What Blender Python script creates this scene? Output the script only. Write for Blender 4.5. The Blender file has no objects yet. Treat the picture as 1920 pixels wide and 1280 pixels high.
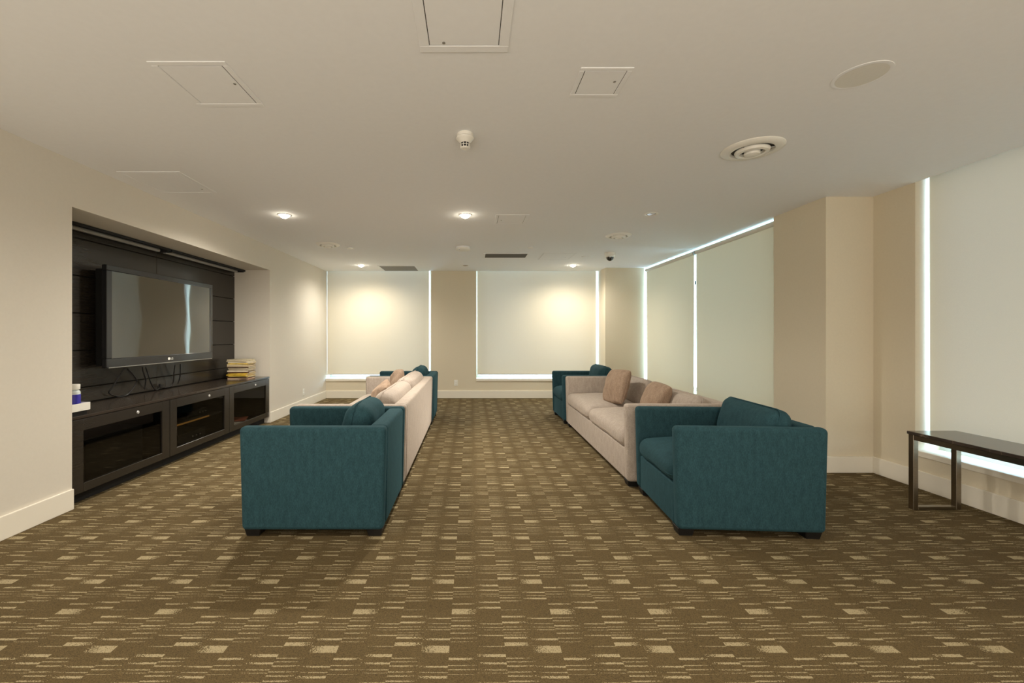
import bpy, bmesh, math, random
from mathutils import Vector, Matrix, noise

S = bpy.context.scene
COL = S.collection
R = math.radians
rnd = random.Random(7)

# ------------------------------------------------------------------ camera
H = 2.5            # ceiling height
EYE = 1.25         # eye height, the camera stands at x = y = 0 and looks along +y
F = 800.0          # focal length in pixels of the 1920 x 1280 frame
VPX, VPY = 883.0, 627.0
cam = bpy.data.cameras.new('camera')
cam.sensor_width = 36.0
cam.lens = F / 1920.0 * 36.0
cam.shift_x = (960.0 - VPX) / 1920.0
cam.shift_y = -(640.0 - VPY) / 1920.0
cam.clip_start = 0.05
camo = bpy.data.objects.new('camera', cam)
camo.location = (0, 0, EYE)
camo.rotation_euler = (R(90), 0, 0)
COL.objects.link(camo)
S.camera = camo

# ------------------------------------------------------------------ sky, lamps, exposure
W = bpy.data.worlds.new('world')
S.world = W
W.use_nodes = True
bg = W.node_tree.nodes['Background']
bg.inputs['Color'].default_value = (0.58, 0.80, 1.0, 1)
bg.inputs['Strength'].default_value = 5.5

S.view_settings.view_transform = 'Standard'
S.view_settings.look = 'None'
S.view_settings.exposure = 1.15
S.view_settings.gamma = 1.0
S.view_settings.use_curve_mapping = False
S.cycles.use_denoising = True
S.cycles.max_bounces = 10
S.cycles.diffuse_bounces = 6
S.cycles.transparent_max_bounces = 12
S.cycles.sample_clamp_indirect = 6.0
S.cycles.caustics_reflective = False
S.cycles.caustics_refractive = False

WARM = (1.0, 0.93, 0.82)
DOWN_POWER = 112.0


def spot(x, y, z, power, size=164, blend=0.9, color=WARM, radius=0.045):
    l = bpy.data.lights.new('downlight_lamp', 'SPOT')
    l.energy = power
    l.color = color
    l.spot_size = R(size)
    l.spot_blend = blend
    l.shadow_soft_size = radius
    o = bpy.data.objects.new('downlight_lamp', l)
    o.location = (x, y, z)
    COL.objects.link(o)
    return o


# the rows of the same downlight grid that are behind the picture
for lx in (-1.95, -0.06, 1.86):
    spot(lx, 1.22, H - 0.03, DOWN_POWER * 0.25)
    spot(lx, -1.9, H - 0.03, DOWN_POWER * 0.30)
# unseen fill light added behind the camera, tilted up to brighten the ceiling
fill_lamp = bpy.data.lights.new('fill_light', 'AREA')
fill_lamp.shape = 'RECTANGLE'
fill_lamp.size, fill_lamp.size_y = 5.5, 2.2
fill_lamp.energy = 72
fill_lamp.color = (1.0, 0.91, 0.80)
fill_obj = bpy.data.objects.new('fill_light', fill_lamp)
fill_obj.location = (-0.4, -2.3, 0.9)
fill_obj.rotation_euler = (R(130), 0, 0)
COL.objects.link(fill_obj)


# ------------------------------------------------------------------ helpers
def tag(o, label=None, cat=None, group=None, kind=None):
    if label: o['label'] = label
    if cat: o['category'] = cat
    if group: o['group'] = group
    if kind: o['kind'] = kind
    return o


def thing(name, loc, label, cat, rz=0.0, group=None):
    o = bpy.data.objects.new(name, None)
    o.empty_display_size = 0.1
    o.location = loc
    o.rotation_euler = (0, 0, rz)
    COL.objects.link(o)
    return tag(o, label, cat, group)


class MB:
    """collects shapes, then links them as ONE mesh object"""
    def __init__(s):
        s.bm = bmesh.new()

    def _merge(s, t, mat=None, mi=0):
        if mat is not None:
            t.transform(mat)
        for f in t.faces:
            f.material_index = mi
        me = bpy.data.meshes.new('t')
        t.to_mesh(me)
        t.free()
        s.bm.from_mesh(me)
        bpy.data.meshes.remove(me)

    def box(s, x0, x1, y0, y1, z0, z1, bev=0.0, seg=2, mat=None, taper=None, mi=0):
        t = bmesh.new()
        bmesh.ops.create_cube(t, size=1.0)
        for v in t.verts:
            v.co = Vector((x0 + (v.co.x + .5) * (x1 - x0), y0 + (v.co.y + .5) * (y1 - y0), z0 + (v.co.z + .5) * (z1 - z0)))
        if taper:                       # (dx, dy) the foot of the box drawn in
            cx, cy = (x0 + x1) / 2, (y0 + y1) / 2
            for v in t.verts:
                if v.co.z < (z0 + z1) / 2:
                    v.co.x -= taper[0] * (1 if v.co.x > cx else -1)
                    v.co.y -= taper[1] * (1 if v.co.y > cy else -1)
        if bev:
            bmesh.ops.bevel(t, geom=t.edges[:], offset=bev, segments=seg, profile=0.5, affect='EDGES')
        s._merge(t, mat, mi)
        return s

    def cyl(s, c, r0, r1, h, n=32, mat=None, mi=0):
        """along +z from c"""
        t = bmesh.new()
        bmesh.ops.create_cone(t, cap_ends=True, segments=n, radius1=r0, radius2=r1, depth=h)
        t.transform(Matrix.Translation(Vector(c) + Vector((0, 0, h / 2))))
        s._merge(t, mat, mi)
        return s

    def lathe(s, prof, c=(0, 0, 0), n=36, mat=None, mi=0):
        """prof: list of (r, z), revolved about z"""
        t = bmesh.new()
        rings = []
        for r, z in prof:
            if r < 1e-6:
                rings.append([t.verts.new((c[0], c[1], c[2] + z))])
            else:
                rings.append([t.verts.new((c[0] + r * math.cos(2 * math.pi * k / n), c[1] + r * math.sin(2 * math.pi * k / n), c[2] + z)) for k in range(n)])
        for a, b in zip(rings, rings[1:]):
            for k in range(n):
                k2 = (k + 1) % n
                if len(a) == 1 and len(b) == 1:
                    continue
                if len(a) == 1:
                    t.faces.new((a[0], b[k], b[k2]))
                elif len(b) == 1:
                    t.faces.new((a[k], a[k2], b[0]))
                else:
                    t.faces.new((a[k], a[k2], b[k2], b[k]))
        bmesh.ops.recalc_face_normals(t, faces=t.faces[:])
        s._merge(t, mat, mi)
        return s

    def tube(s, pts, r, n=8, closed=False, mi=0):
        pts = [Vector(p) for p in pts]
        t = bmesh.new()
        rings = []
        m = len(pts)
        up = Vector((0.13, 0.27, 0.95)).normalized()
        for i, p in enumerate(pts):
            if closed:
                d = pts[(i + 1) % m] - pts[i - 1]
            else:
                d = pts[min(i + 1, m - 1)] - pts[max(i - 1, 0)]
            d.normalize()
            a = d.cross(up)
            if a.length < 1e-3:
                a = d.cross(Vector((1, 0, 0)))
            a.normalize()
            b = d.cross(a)
            rings.append([t.verts.new(p + a * (r * math.cos(2 * math.pi * k / n)) + b * (r * math.sin(2 * math.pi * k / n))) for k in range(n)])
        for i in range(m if closed else m - 1):
            a, b = rings[i], rings[(i + 1) % m]
            for k in range(n):
                t.faces.new((a[k], a[(k + 1) % n], b[(k + 1) % n], b[k]))
        if not closed:
            t.faces.new(rings[0])
            t.faces.new(rings[-1])
        bmesh.ops.recalc_face_normals(t, faces=t.faces[:])
        s._merge(t, None, mi)
        return s

    def build(s, name, m, parent=None, smooth=False, mats=None):
        me = bpy.data.meshes.new(name)
        bm = s.bm
        if smooth:
            for f in bm.faces:
                f.smooth = True
            if smooth != 'all':
                for e in bm.edges:
                    if len(e.link_faces) == 2 and e.calc_face_angle(0) > R(38):
                        e.smooth = False
        bm.to_mesh(me)
        bm.free()
        for x in (mats or [m]):
            me.materials.append(x)
        o = bpy.data.objects.new(name, me)
        COL.objects.link(o)
        if parent is not None:
            o.parent = parent
        return o


def smooth_path(pts, n=8):
    """Catmull-Rom through pts"""
    P = [Vector(p) for p in pts]
    P = [P[0] * 2 - P[1]] + P + [P[-1] * 2 - P[-2]]
    out = []
    for i in range(1, len(P) - 2):
        for k in range(n):
            t = k / n
            a, b, c, d = P[i - 1], P[i], P[i + 1], P[i + 2]
            out.append(0.5 * ((2 * b) + (c - a) * t + (2 * a - 5 * b + 4 * c - d) * t * t + (3 * b - a - 3 * c + d) * t ** 3))
    out.append(P[-2])
    return out


# ------------------------------------------------------------------ materials
def srgb(r, g, b):
    f = lambda c: (c / 255 / 12.92) if c / 255 <= 0.04045 else ((c / 255 + 0.055) / 1.055) ** 2.4
    return (f(r), f(g), f(b), 1)


def mat(name, col, rough=0.6, metal=0.0, spec=0.5, coat=0.0, var=0.0, vscale=20.0, bump=0.0, bscale=200.0, stretch=None):
    m = bpy.data.materials.new(name)
    m.use_nodes = True
    nt = m.node_tree
    b = nt.nodes['Principled BSDF']
    b.inputs['Base Color'].default_value = col
    b.inputs['Roughness'].default_value = rough
    b.inputs['Metallic'].default_value = metal
    b.inputs['Specular IOR Level'].default_value = spec
    b.inputs['Coat Weight'].default_value = coat
    if var or bump:
        tc = nt.nodes.new('ShaderNodeTexCoord')
        mp = nt.nodes.new('ShaderNodeMapping')
        nt.links.new(tc.outputs['Object'], mp.inputs['Vector'])
        if stretch:
            mp.inputs['Scale'].default_value = stretch
    if var:
        n = nt.nodes.new('ShaderNodeTexNoise')
        n.inputs['Scale'].default_value = vscale
        n.inputs['Detail'].default_value = 6
        nt.links.new(mp.outputs['Vector'], n.inputs['Vector'])
        rp = nt.nodes.new('ShaderNodeValToRGB')
        rp.color_ramp.elements[0].position = 0.3
        rp.color_ramp.elements[1].position = 0.7
        rp.color_ramp.elements[0].color = tuple(c * (1 - var) for c in col[:3]) + (1,)
        rp.color_ramp.elements[1].color = tuple(min(1, c * (1 + var)) for c in col[:3]) + (1,)
        nt.links.new(n.outputs['Fac'], rp.inputs['Fac'])
        nt.links.new(rp.outputs['Color'], b.inputs['Base Color'])
    if bump:
        n2 = nt.nodes.new('ShaderNodeTexNoise')
        n2.inputs['Scale'].default_value = bscale
        n2.inputs['Detail'].default_value = 3
        nt.links.new(mp.outputs['Vector'], n2.inputs['Vector'])
        bp = nt.nodes.new('ShaderNodeBump')
        bp.inputs['Strength'].default_value = bump
        bp.inputs['Distance'].default_value = 0.002
        nt.links.new(n2.outputs['Fac'], bp.inputs['Height'])
        nt.links.new(bp.outputs['Normal'], b.inputs['Normal'])
    return m


def fabric(name, dark, light, scale=(1, 1, 0.35)):
    """woven upholstery: fine threads, faintly streaked"""
    m = bpy.data.materials.new(name)
    m.use_nodes = True
    nt = m.node_tree
    L = nt.links.new
    b = nt.nodes['Principled BSDF']
    b.inputs['Roughness'].default_value = 0.9
    b.inputs['Specular IOR Level'].default_value = 0.15
    b.inputs['Sheen Weight'].default_value = 0.6
    b.inputs['Sheen Roughness'].default_value = 0.4
    b.inputs['Sheen Tint'].default_value = light
    tc = nt.nodes.new('ShaderNodeTexCoord')
    mp = nt.nodes.new('ShaderNodeMapping')
    mp.inputs['Scale'].default_value = scale
    L(tc.outputs['Object'], mp.inputs['Vector'])
    n1 = nt.nodes.new('ShaderNodeTexNoise')
    n1.inputs['Scale'].default_value = 260
    n1.inputs['Detail'].default_value = 4
    n1.inputs['Roughness'].default_value = 0.75
    L(mp.outputs['Vector'], n1.inputs['Vector'])
    n2 = nt.nodes.new('ShaderNodeTexNoise')
    n2.inputs['Scale'].default_value = 40
    n2.inputs['Detail'].default_value = 5
    L(mp.outputs['Vector'], n2.inputs['Vector'])
    ad = nt.nodes.new('ShaderNodeMath')
    ad.operation = 'MULTIPLY_ADD'
    L(n2.outputs['Fac'], ad.inputs[0])
    ad.inputs[1].default_value = 0.4
    L(n1.outputs['Fac'], ad.inputs[2])
    rp = nt.nodes.new('ShaderNodeValToRGB')
    rp.color_ramp.elements[0].position = 0.5
    rp.color_ramp.elements[1].position = 0.98
    rp.color_ramp.elements[0].color = dark
    rp.color_ramp.elements[1].color = light
    L(ad.outputs[0], rp.inputs['Fac'])
    L(rp.outputs['Color'], b.inputs['Base Color'])
    bp = nt.nodes.new('ShaderNodeBump')
    bp.inputs['Strength'].default_value = 0.35
    bp.inputs['Distance'].default_value = 0.0015
    L(n1.outputs['Fac'], bp.inputs['Height'])
    L(bp.outputs['Normal'], b.inputs['Normal'])
    return m


def glass(name, tint, keep=0.93, rough=0.0):
    """thin clear pane: see-through with a mirror share"""
    m = bpy.data.materials.new(name)
    m.use_nodes = True
    nt = m.node_tree
    nt.nodes.clear()
    out = nt.nodes.new('ShaderNodeOutputMaterial')
    mx = nt.nodes.new('ShaderNodeMixShader')
    tr = nt.nodes.new('ShaderNodeBsdfTransparent')
    gl = nt.nodes.new('ShaderNodeBsdfGlossy')
    tr.inputs['Color'].default_value = tint
    gl.inputs['Roughness'].default_value = rough
    mx.inputs['Fac'].default_value = 1 - keep
    nt.links.new(tr.outputs[0], mx.inputs[1])
    nt.links.new(gl.outputs[0], mx.inputs[2])
    nt.links.new(mx.outputs[0], out.inputs['Surface'])
    return m


def blind_mat(name, col, trans, share):
    m = bpy.data.materials.new(name)
    m.use_nodes = True
    nt = m.node_tree
    nt.nodes.clear()
    out = nt.nodes.new('ShaderNodeOutputMaterial')
    mx = nt.nodes.new('ShaderNodeMixShader')
    d = nt.nodes.new('ShaderNodeBsdfDiffuse')
    t = nt.nodes.new('ShaderNodeBsdfTranslucent')
    tc = nt.nodes.new('ShaderNodeTexCoord')
    n = nt.nodes.new('ShaderNodeTexNoise')
    n.inputs['Scale'].default_value = 260
    rp = nt.nodes.new('ShaderNodeValToRGB')
    rp.color_ramp.elements[0].color = tuple(c * 0.94 for c in col[:3]) + (1,)
    rp.color_ramp.elements[1].color = tuple(min(1, c * 1.05) for c in col[:3]) + (1,)
    nt.links.new(tc.outputs['Object'], n.inputs['Vector'])
    nt.links.new(n.outputs['Fac'], rp.inputs['Fac'])
    nt.links.new(rp.outputs['Color'], d.inputs['Color'])
    t.inputs['Color'].default_value = trans
    mx.inputs['Fac'].default_value = share
    nt.links.new(d.outputs[0], mx.inputs[1])
    nt.links.new(t.outputs[0], mx.inputs[2])
    nt.links.new(mx.outputs[0], out.inputs['Surface'])
    return m


def emit(name, col, strength):
    m = bpy.data.materials.new(name)
    m.use_nodes = True
    nt = m.node_tree
    nt.nodes.clear()
    out = nt.nodes.new('ShaderNodeOutputMaterial')
    e = nt.nodes.new('ShaderNodeEmission')
    e.inputs['Color'].default_value = col
    e.inputs['Strength'].default_value = strength
    nt.links.new(e.outputs[0], out.inputs['Surface'])
    return m


# stripes of the four columns of one carpet repeat: (place along the repeat, width), metres
PY = 0.4645
CARPET = [
    (1.694, [(0, .038), (.056, .010), (.112, .003), (.129, .0035), (.151, .004), (.185, .008), (.327, .010), (.349, .004), (.376, .008)]),
    (1.925, [(0, .035), (.054, .008), (.108, .003), (.130, .0035), (.150, .004), (.183, .011), (.275, .003), (.295, .004), (.326, .006), (.352, .004), (.371, .008), (.403, .003), (.422, .004)]),
    (1.661, [(0, .016), (.049, .003), (.111, .005), (.144, .003), (.160, .003), (.182, .006), (.291, .012), (.331, .008), (.378, .003), (.394, .004), (.425, .010)]),
    (1.722, [(0, .020), (.036, .012), (.053, .004), (.066, .003), (.085, .003), (.101, .003), (.130, .011), (.169, .012), (.215, .003), (.280, .006), (.304, .004), (.323, .003), (.351, .006), (.372, .003), (.390, .003)]),
]


def carpet_mat():
    m = bpy.data.materials.new('carpet')
    m.use_nodes = True
    nt = m.node_tree
    L = nt.links.new
    b = nt.nodes['Principled BSDF']
    b.inputs['Roughness'].default_value = 0.95
    b.inputs['Specular IOR Level'].default_value = 0.12

    def node(op, a, bb=None, c=None):
        n = nt.nodes.new('ShaderNodeMath')
        n.operation = op
        for i, v in enumerate((a, bb, c)):
            if v is None: continue
            if isinstance(v, (int, float)): n.inputs[i].default_value = v
            else: L(v, n.inputs[i])
        return n.outputs[0]
    geo = nt.nodes.new('ShaderNodeNewGeometry')
    sep = nt.nodes.new('ShaderNodeSeparateXYZ')
    L(geo.outputs['Position'], sep.inputs[0])
    X, Y = sep.outputs[0], sep.outputs[1]
    # threads of the pile: a cell of about 2.5 mm
    cell = nt.nodes.new('ShaderNodeVectorMath')
    cell.operation = 'SNAP'
    L(geo.outputs['Position'], cell.inputs[0])
    cell.inputs[1].default_value = (0.0028, 0.0023, 1)
    wn = nt.nodes.new('ShaderNodeTexWhiteNoise')
    wn.noise_dimensions = '2D'
    L(cell.outputs[0], wn.inputs['Vector'])
    grain = wn.outputs['Value']
    # small wobble of the woven edge
    yw = node('ADD', Y, node('MULTIPLY', node('SUBTRACT', grain, 0.5), 0.0030))
    c4 = node('MULTIPLY', node('FRACT', node('DIVIDE', node('ADD', X, 0.197 + 44.4), 0.444)), 4.0)
    idx = node('FLOOR', c4)
    d = node('PINGPONG', node('ADD', c4, 1.0), 1.0)
    total = None
    for i, (y0, st) in enumerate(CARPET):
        v = node('FRACT', node('DIVIDE', node('ADD', yw, -(y0 - 0.03) + 46.45 - 0.0), PY))
        rp = nt.nodes.new('ShaderNodeValToRGB')
        cr = rp.color_ramp
        cr.interpolation = 'CONSTANT'
        cr.elements[0].position = 0
        cr.elements[0].color = (0, 0, 0, 1)
        cr.elements.remove(cr.elements[1])
        for p, w in st:
            a = (p + 0.03 - w / 2) / PY
            e = cr.elements.new(a)
            e.color = (1, 1, 1, 1)
            e = cr.elements.new(a + w / PY)
            e.color = (0, 0, 0, 1)
        L(v, rp.inputs['Fac'])
        s = node('MULTIPLY', rp.outputs['Color'], node('COMPARE', idx, float(i), 0.1))
        total = s if total is None else node('ADD', total, s)
    fade = nt.nodes.new('ShaderNodeMapRange')
    fade.interpolation_type = 'SMOOTHSTEP'
    L(d, fade.inputs['Value'])
    fade.inputs['From Min'].default_value = 0.45
    fade.inputs['From Max'].default_value = 1.08
    fade.inputs['To Min'].default_value = 0.94
    fade.inputs['To Max'].default_value = 0.08
    mask = node('MULTIPLY', total, node('LESS_THAN', grain, fade.outputs[0]))
    big = nt.nodes.new('ShaderNodeTexNoise')
    big.inputs['Scale'].default_value = 3.2
    big.inputs['Detail'].default_value = 6
    L(geo.outputs['Position'], big.inputs['Vector'])
    wn2 = nt.nodes.new('ShaderNodeTexWhiteNoise')
    wn2.noise_dimensions = '3D'
    L(cell.outputs[0], wn2.inputs['Vector'])
    base = nt.nodes.new('ShaderNodeValToRGB')
    base.color_ramp.elements[0].color = CARPET_DARK
    base.color_ramp.elements[1].color = CARPET_MID
    L(node('ADD', node('MULTIPLY', wn2.outputs['Value'], 0.75), node('MULTIPLY', big.outputs['Fac'], 0.35)), base.inputs['Fac'])
    mix = nt.nodes.new('ShaderNodeMix')
    mix.data_type = 'RGBA'
    L(node('MULTIPLY', mask, node('ADD', 0.72, node('MULTIPLY', wn2.outputs['Value'], 0.28))), mix.inputs[0])
    L(base.outputs['Color'], mix.inputs[6])
    mix.inputs[7].default_value = CARPET_LIGHT
    L(mix.outputs[2], b.inputs['Base Color'])
    bp = nt.nodes.new('ShaderNodeBump')
    bp.inputs['Strength'].default_value = 0.4
    bp.inputs['Distance'].default_value = 0.003
    L(wn2.outputs['Value'], bp.inputs['Height'])
    L(bp.outputs['Normal'], b.inputs['Normal'])
    return m


CARPET_DARK = srgb(66, 56, 38)
CARPET_MID = srgb(103, 87, 58)
CARPET_LIGHT = srgb(164, 150, 118)
M = {}
M['carpet'] = carpet_mat()
M['wall'] = mat('wall_paint', srgb(218, 208, 186), 0.85, spec=0.2, var=0.015, vscale=60, bump=0.05, bscale=400)
M['left_wall'] = mat('left_wall_paint', srgb(214, 208, 196), 0.8, spec=0.25, var=0.012, vscale=60, bump=0.05, bscale=400)
M['ceiling'] = mat('ceiling_paint', srgb(238, 239, 240), 0.85, spec=0.2, var=0.01, vscale=30, bump=0.04, bscale=500)
M['trim'] = mat('white_trim', srgb(232, 226, 212), 0.5, spec=0.4, var=0.01, vscale=8)
M['hatch'] = mat('hatch_paint', srgb(238, 239, 240), 0.8, spec=0.2, var=0.01)
M['seam'] = mat('dark_seam', srgb(60, 56, 50), 0.9)
M['white'] = mat('white_plastic', srgb(232, 230, 222), 0.35, var=0.01)
M['grey_metal'] = mat('grey_metal', srgb(150, 148, 142), 0.4, metal=0.6, var=0.05)
M['vent_grey'] = mat('vent_grey', srgb(150, 148, 142), 0.6, var=0.04)
M['vent_mid'] = mat('vent_mid', srgb(112, 110, 104), 0.6, var=0.04)
M['vent_dark'] = mat('vent_dark', srgb(54, 52, 50), 0.7, var=0.04)
M['chrome'] = mat('chrome', srgb(225, 225, 225), 0.38, metal=0.7)
M['steel'] = mat('brushed_steel', srgb(150, 140, 125), 0.28, metal=1.0, var=0.1, vscale=40, stretch=(1, 1, 12))
M['wood'] = mat('dark_wood', srgb(42, 38, 33), 0.25, spec=0.5, var=0.07, vscale=14, stretch=(1, 0.25, 6))
M['worktop'] = mat('dark_worktop', srgb(52, 45, 39), 0.16, spec=0.5, var=0.12, vscale=12, stretch=(5, 0.3, 1))
M['wood_edge'] = mat('pale_shelf_edge', srgb(205, 150, 70), 0.5, var=0.1, vscale=30)
M['black'] = mat('black_plastic', srgb(18, 18, 19), 0.35, var=0.05)
M['matt_black'] = mat('matt_black', srgb(14, 14, 14), 0.7, var=0.05)
M['bezel'] = mat('bezel', srgb(36, 37, 40), 0.16, spec=0.7, var=0.03)
M['screen'] = mat('screen', srgb(16, 15, 13), 0.03, spec=1.0, coat=1.0, var=0.02)
M['screen'].node_tree.nodes['Principled BSDF'].inputs['IOR'].default_value = 1.7
M['screen'].node_tree.nodes['Principled BSDF'].inputs['Coat IOR'].default_value = 1.5
M['foot'] = mat('foot_black', srgb(12, 10, 9), 0.5, var=0.1)
M['teal'] = fabric('teal_fabric', srgb(30, 54, 60), srgb(48, 79, 86))
M['beige'] = fabric('beige_fabric', srgb(142, 131, 121), srgb(190, 177, 165))
M['pillow'] = fabric('tan_pillow_fabric', srgb(120, 100, 84), srgb(172, 150, 130))
M['blind'] = blind_mat('blind_fabric', srgb(218, 206, 180), (0.92, 0.76, 0.58, 1), 0.036)
M['roller'] = mat('roller_white', srgb(214, 210, 198), 0.6, var=0.02)
M['pane'] = glass('window_pane', (0.88, 0.97, 0.94, 1), 0.94)
M['pane_clear'] = glass('window_pane_clear', (0.90, 0.96, 1.0, 1), 0.94)
M['smoked'] = glass('smoked_glass', (0.62, 0.62, 0.60, 1), 0.965)
M['frame'] = mat('window_frame', srgb(190, 190, 186), 0.4, var=0.02)
M['lamp'] = emit('lamp_lens', (1.0, 0.90, 0.72, 1), 30)
M['dead_lamp'] = mat('lamp_off', srgb(120, 100, 84), 0.25, metal=0.7, var=0.2, vscale=60)


def marble():
    m = mat('dark_marble', srgb(60, 52, 46), 0.13, spec=0.5, var=0.35, vscale=7)
    nt = m.node_tree
    L = nt.links.new
    tc = nt.nodes.new('ShaderNodeTexCoord')
    nz = nt.nodes.new('ShaderNodeTexNoise')
    nz.inputs['Scale'].default_value = 3
    nz.inputs['Detail'].default_value = 8
    L(tc.outputs['Object'], nz.inputs['Vector'])
    wv = nt.nodes.new('ShaderNodeTexVoronoi')
    wv.feature = 'DISTANCE_TO_EDGE'
    wv.inputs['Scale'].default_value = 5
    ad = nt.nodes.new('ShaderNodeVectorMath')
    ad.operation = 'MULTIPLY_ADD'
    L(nz.outputs['Color'], ad.inputs[0])
    ad.inputs[1].default_value = (0.5, 0.5, 0.5)
    L(tc.outputs['Object'], ad.inputs[2])
    L(ad.outputs[0], wv.inputs['Vector'])
    rp = nt.nodes.new('ShaderNodeValToRGB')
    rp.color_ramp.elements[0].color = (1, 1, 1, 1)
    rp.color_ramp.elements[1].position = 0.010
    rp.color_ramp.elements[1].color = (0, 0, 0, 1)
    L(wv.outputs['Distance'], rp.inputs['Fac'])
    b = nt.nodes['Principled BSDF']
    old = b.inputs['Base Color'].links[0].from_socket
    mx = nt.nodes.new('ShaderNodeMix')
    mx.data_type = 'RGBA'
    L(rp.outputs['Color'], mx.inputs[0])
    L(old, mx.inputs[6])
    mx.inputs[7].default_value = srgb(128, 112, 94)
    L(mx.outputs[2], b.inputs['Base Color'])
    return m


M['marble'] = marble()

# ------------------------------------------------------------------ the room
XL, XR, YF, YB = -2.857, 3.65, 8.40, -3.2       # left wall, near right wall, far wall, behind the camera
NY0, NY1, NZ, NX = 3.056, 6.06, 2.165, -3.356   # niche
PX = 3.22                                        # right pillar face


def structure(o):
    o['kind'] = 'structure'
    return o


structure(MB().box(-3.6, 4.1, YB - .2, 8.9, -0.12, 0).build('floor', M['carpet']))
c = MB().box(XL - .6, XR, YB - .2, YF, H, H + .08)
c.box(-3.6, 4.2, YB - .2, 8.95, H + .14, H + .24)
structure(c.build('ceiling', M['ceiling']))

w = MB().box(-3.6, XL, YB, NY0, 0, H + .14).box(-3.6, XL, NY1, 8.9, 0, H + .14).box(-3.6, XL, NY0, NY1, NZ, H + .14)
structure(w.build('wall_left', M['left_wall']))
structure(MB().box(-3.6, 4.1, YB - .2, YB, 0, H + .14).build('wall_back', M['wall']))

SILL = 0.335
w = MB().box(XL, 2.52, YF, YF + .26, 0, SILL).box(-.788, .105, YF, YF + .26, SILL, H + .14)
structure(w.build('wall_far', M['wall']))
structure(MB().box(2.52, 3.25, 8.0, 8.9, 0, H + .14).build('wall_far_pillar', M['wall']))
w = MB().box(3.30, 3.50, 4.54, 8.9, 0, SILL)
structure(w.build('wall_right_far', M['wall']))
structure(MB().box(PX, 4.1, 3.87, 4.54, 0, H).build('wall_right_pillar', M['wall']))
WY0, WY1, RS = 1.45, 3.505, 0.305
w = MB().box(XR, 3.92, YB, 3.87, 0, RS - .02).box(XR, 3.92, YB, WY0, RS - .02, H + .14).box(XR, 3.92, WY1, 3.87, RS - .02, H + .14)
structure(w.build('wall_right', M['wall']))

# niche: back wall clad with dark boards, joints left open
nb = structure(MB().box(-3.6, NX - .022, NY0 - .05, NY1 + .05, 0, NZ + .03).build('wall_niche', M['matt_black']))
rows = [0.66, 0.793, 1.113, 1.433, 1.753, 2.073, NZ]
ym = (NY0 + NY1) / 2
for a, b in zip(rows, rows[1:]):
    for ya, yb in ((NY0, ym), (ym, NY1)):
        g = 0.0035
        MB().box(NX - .022, NX + rnd.uniform(-.0012, .0012), ya + .0012, yb - .0012, a + g, b - g, bev=.002, seg=1).build('panel', M['wood'], nb)

# baseboards
BH, BT = 0.147, 0.016


def base(name, *bx):
    m_ = MB()
    for b in bx:
        m_.box(*b, 0, BH, bev=.004, seg=2)
    structure(m_.build(name, M['trim']))


base('baseboard_left', (XL, XL + BT, YB, NY0), (XL, XL + BT, NY1, YF))
base('baseboard_far', (XL + BT, 2.52, YF - BT, YF))
base('baseboard_far_pillar', (2.52 - BT, 3.25, 8.0 - BT, 8.0), (2.52 - BT, 2.52, 8.0, YF - BT))
base('baseboard_right_pillar', (PX - BT, XR - BT, 3.87 - BT, 3.87), (PX - BT, PX, 3.87, 4.54))
base('baseboard_right', (XR - BT, XR, YB, 3.87))


# windows: frame, pane, sill as parts of the setting
def window(name, axis, a0, a1, plane, z0, z1, mull, pane, sill):
    """axis 'x': lies along x at y = plane; axis 'y': along y at x = plane"""
    def bx(m_, a, b, p0, p1, q0, q1, **k):
        if axis == 'x':
            m_.box(a, b, p0, p1, q0, q1, **k)
        else:
            m_.box(p0, p1, a, b, q0, q1, **k)
    m_ = MB()
    t = .045
    bx(m_, a0, a1, plane - .03, plane + .03, z0, z0 + t)
    bx(m_, a0, a1, plane - .03, plane + .03, z1 - t, z1)
    for e in [a0] + mull + [a1 - t]:
        bx(m_, e, e + t, plane - .03, plane + .03, z0 + t, z1 - t)
    o = structure(m_.build(name, M['frame']))
    edges = [a0 + t] + [x for e in mull for x in (e, e + t)] + [a1 - t]
    for p, q in zip(edges[::2], edges[1::2]):
        g = MB()
        bx(g, p, q, plane - .003, plane + .003, z0 + t, z1 - t)
        g.build('pane', pane, o)
    s_ = MB()
    bx(s_, a0, a1, sill[0], sill[1], z0 - .045, z0, bev=.004)
    s_.build('sill', M['trim'], o)
    return o


window('window_1', 'x', XL, -.788, 8.68, SILL + .045, H + .1, [-1.85], M['pane_clear'], (YF - .012, 8.66))
window('window_2', 'x', .105, 2.52, 8.68, SILL + .045, H + .1, [1.3], M['pane_clear'], (YF - .012, 8.66))
window('window_3', 'y', 4.54, 8.0, 3.52, SILL + .045, H + .0, [6.3], M['pane'], (3.30, 3.5))
window('window_4', 'y', WY0, WY1, 3.88, RS, H + .1, [2.4], M['pane_clear'], (XR - .012, 3.86))


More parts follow.
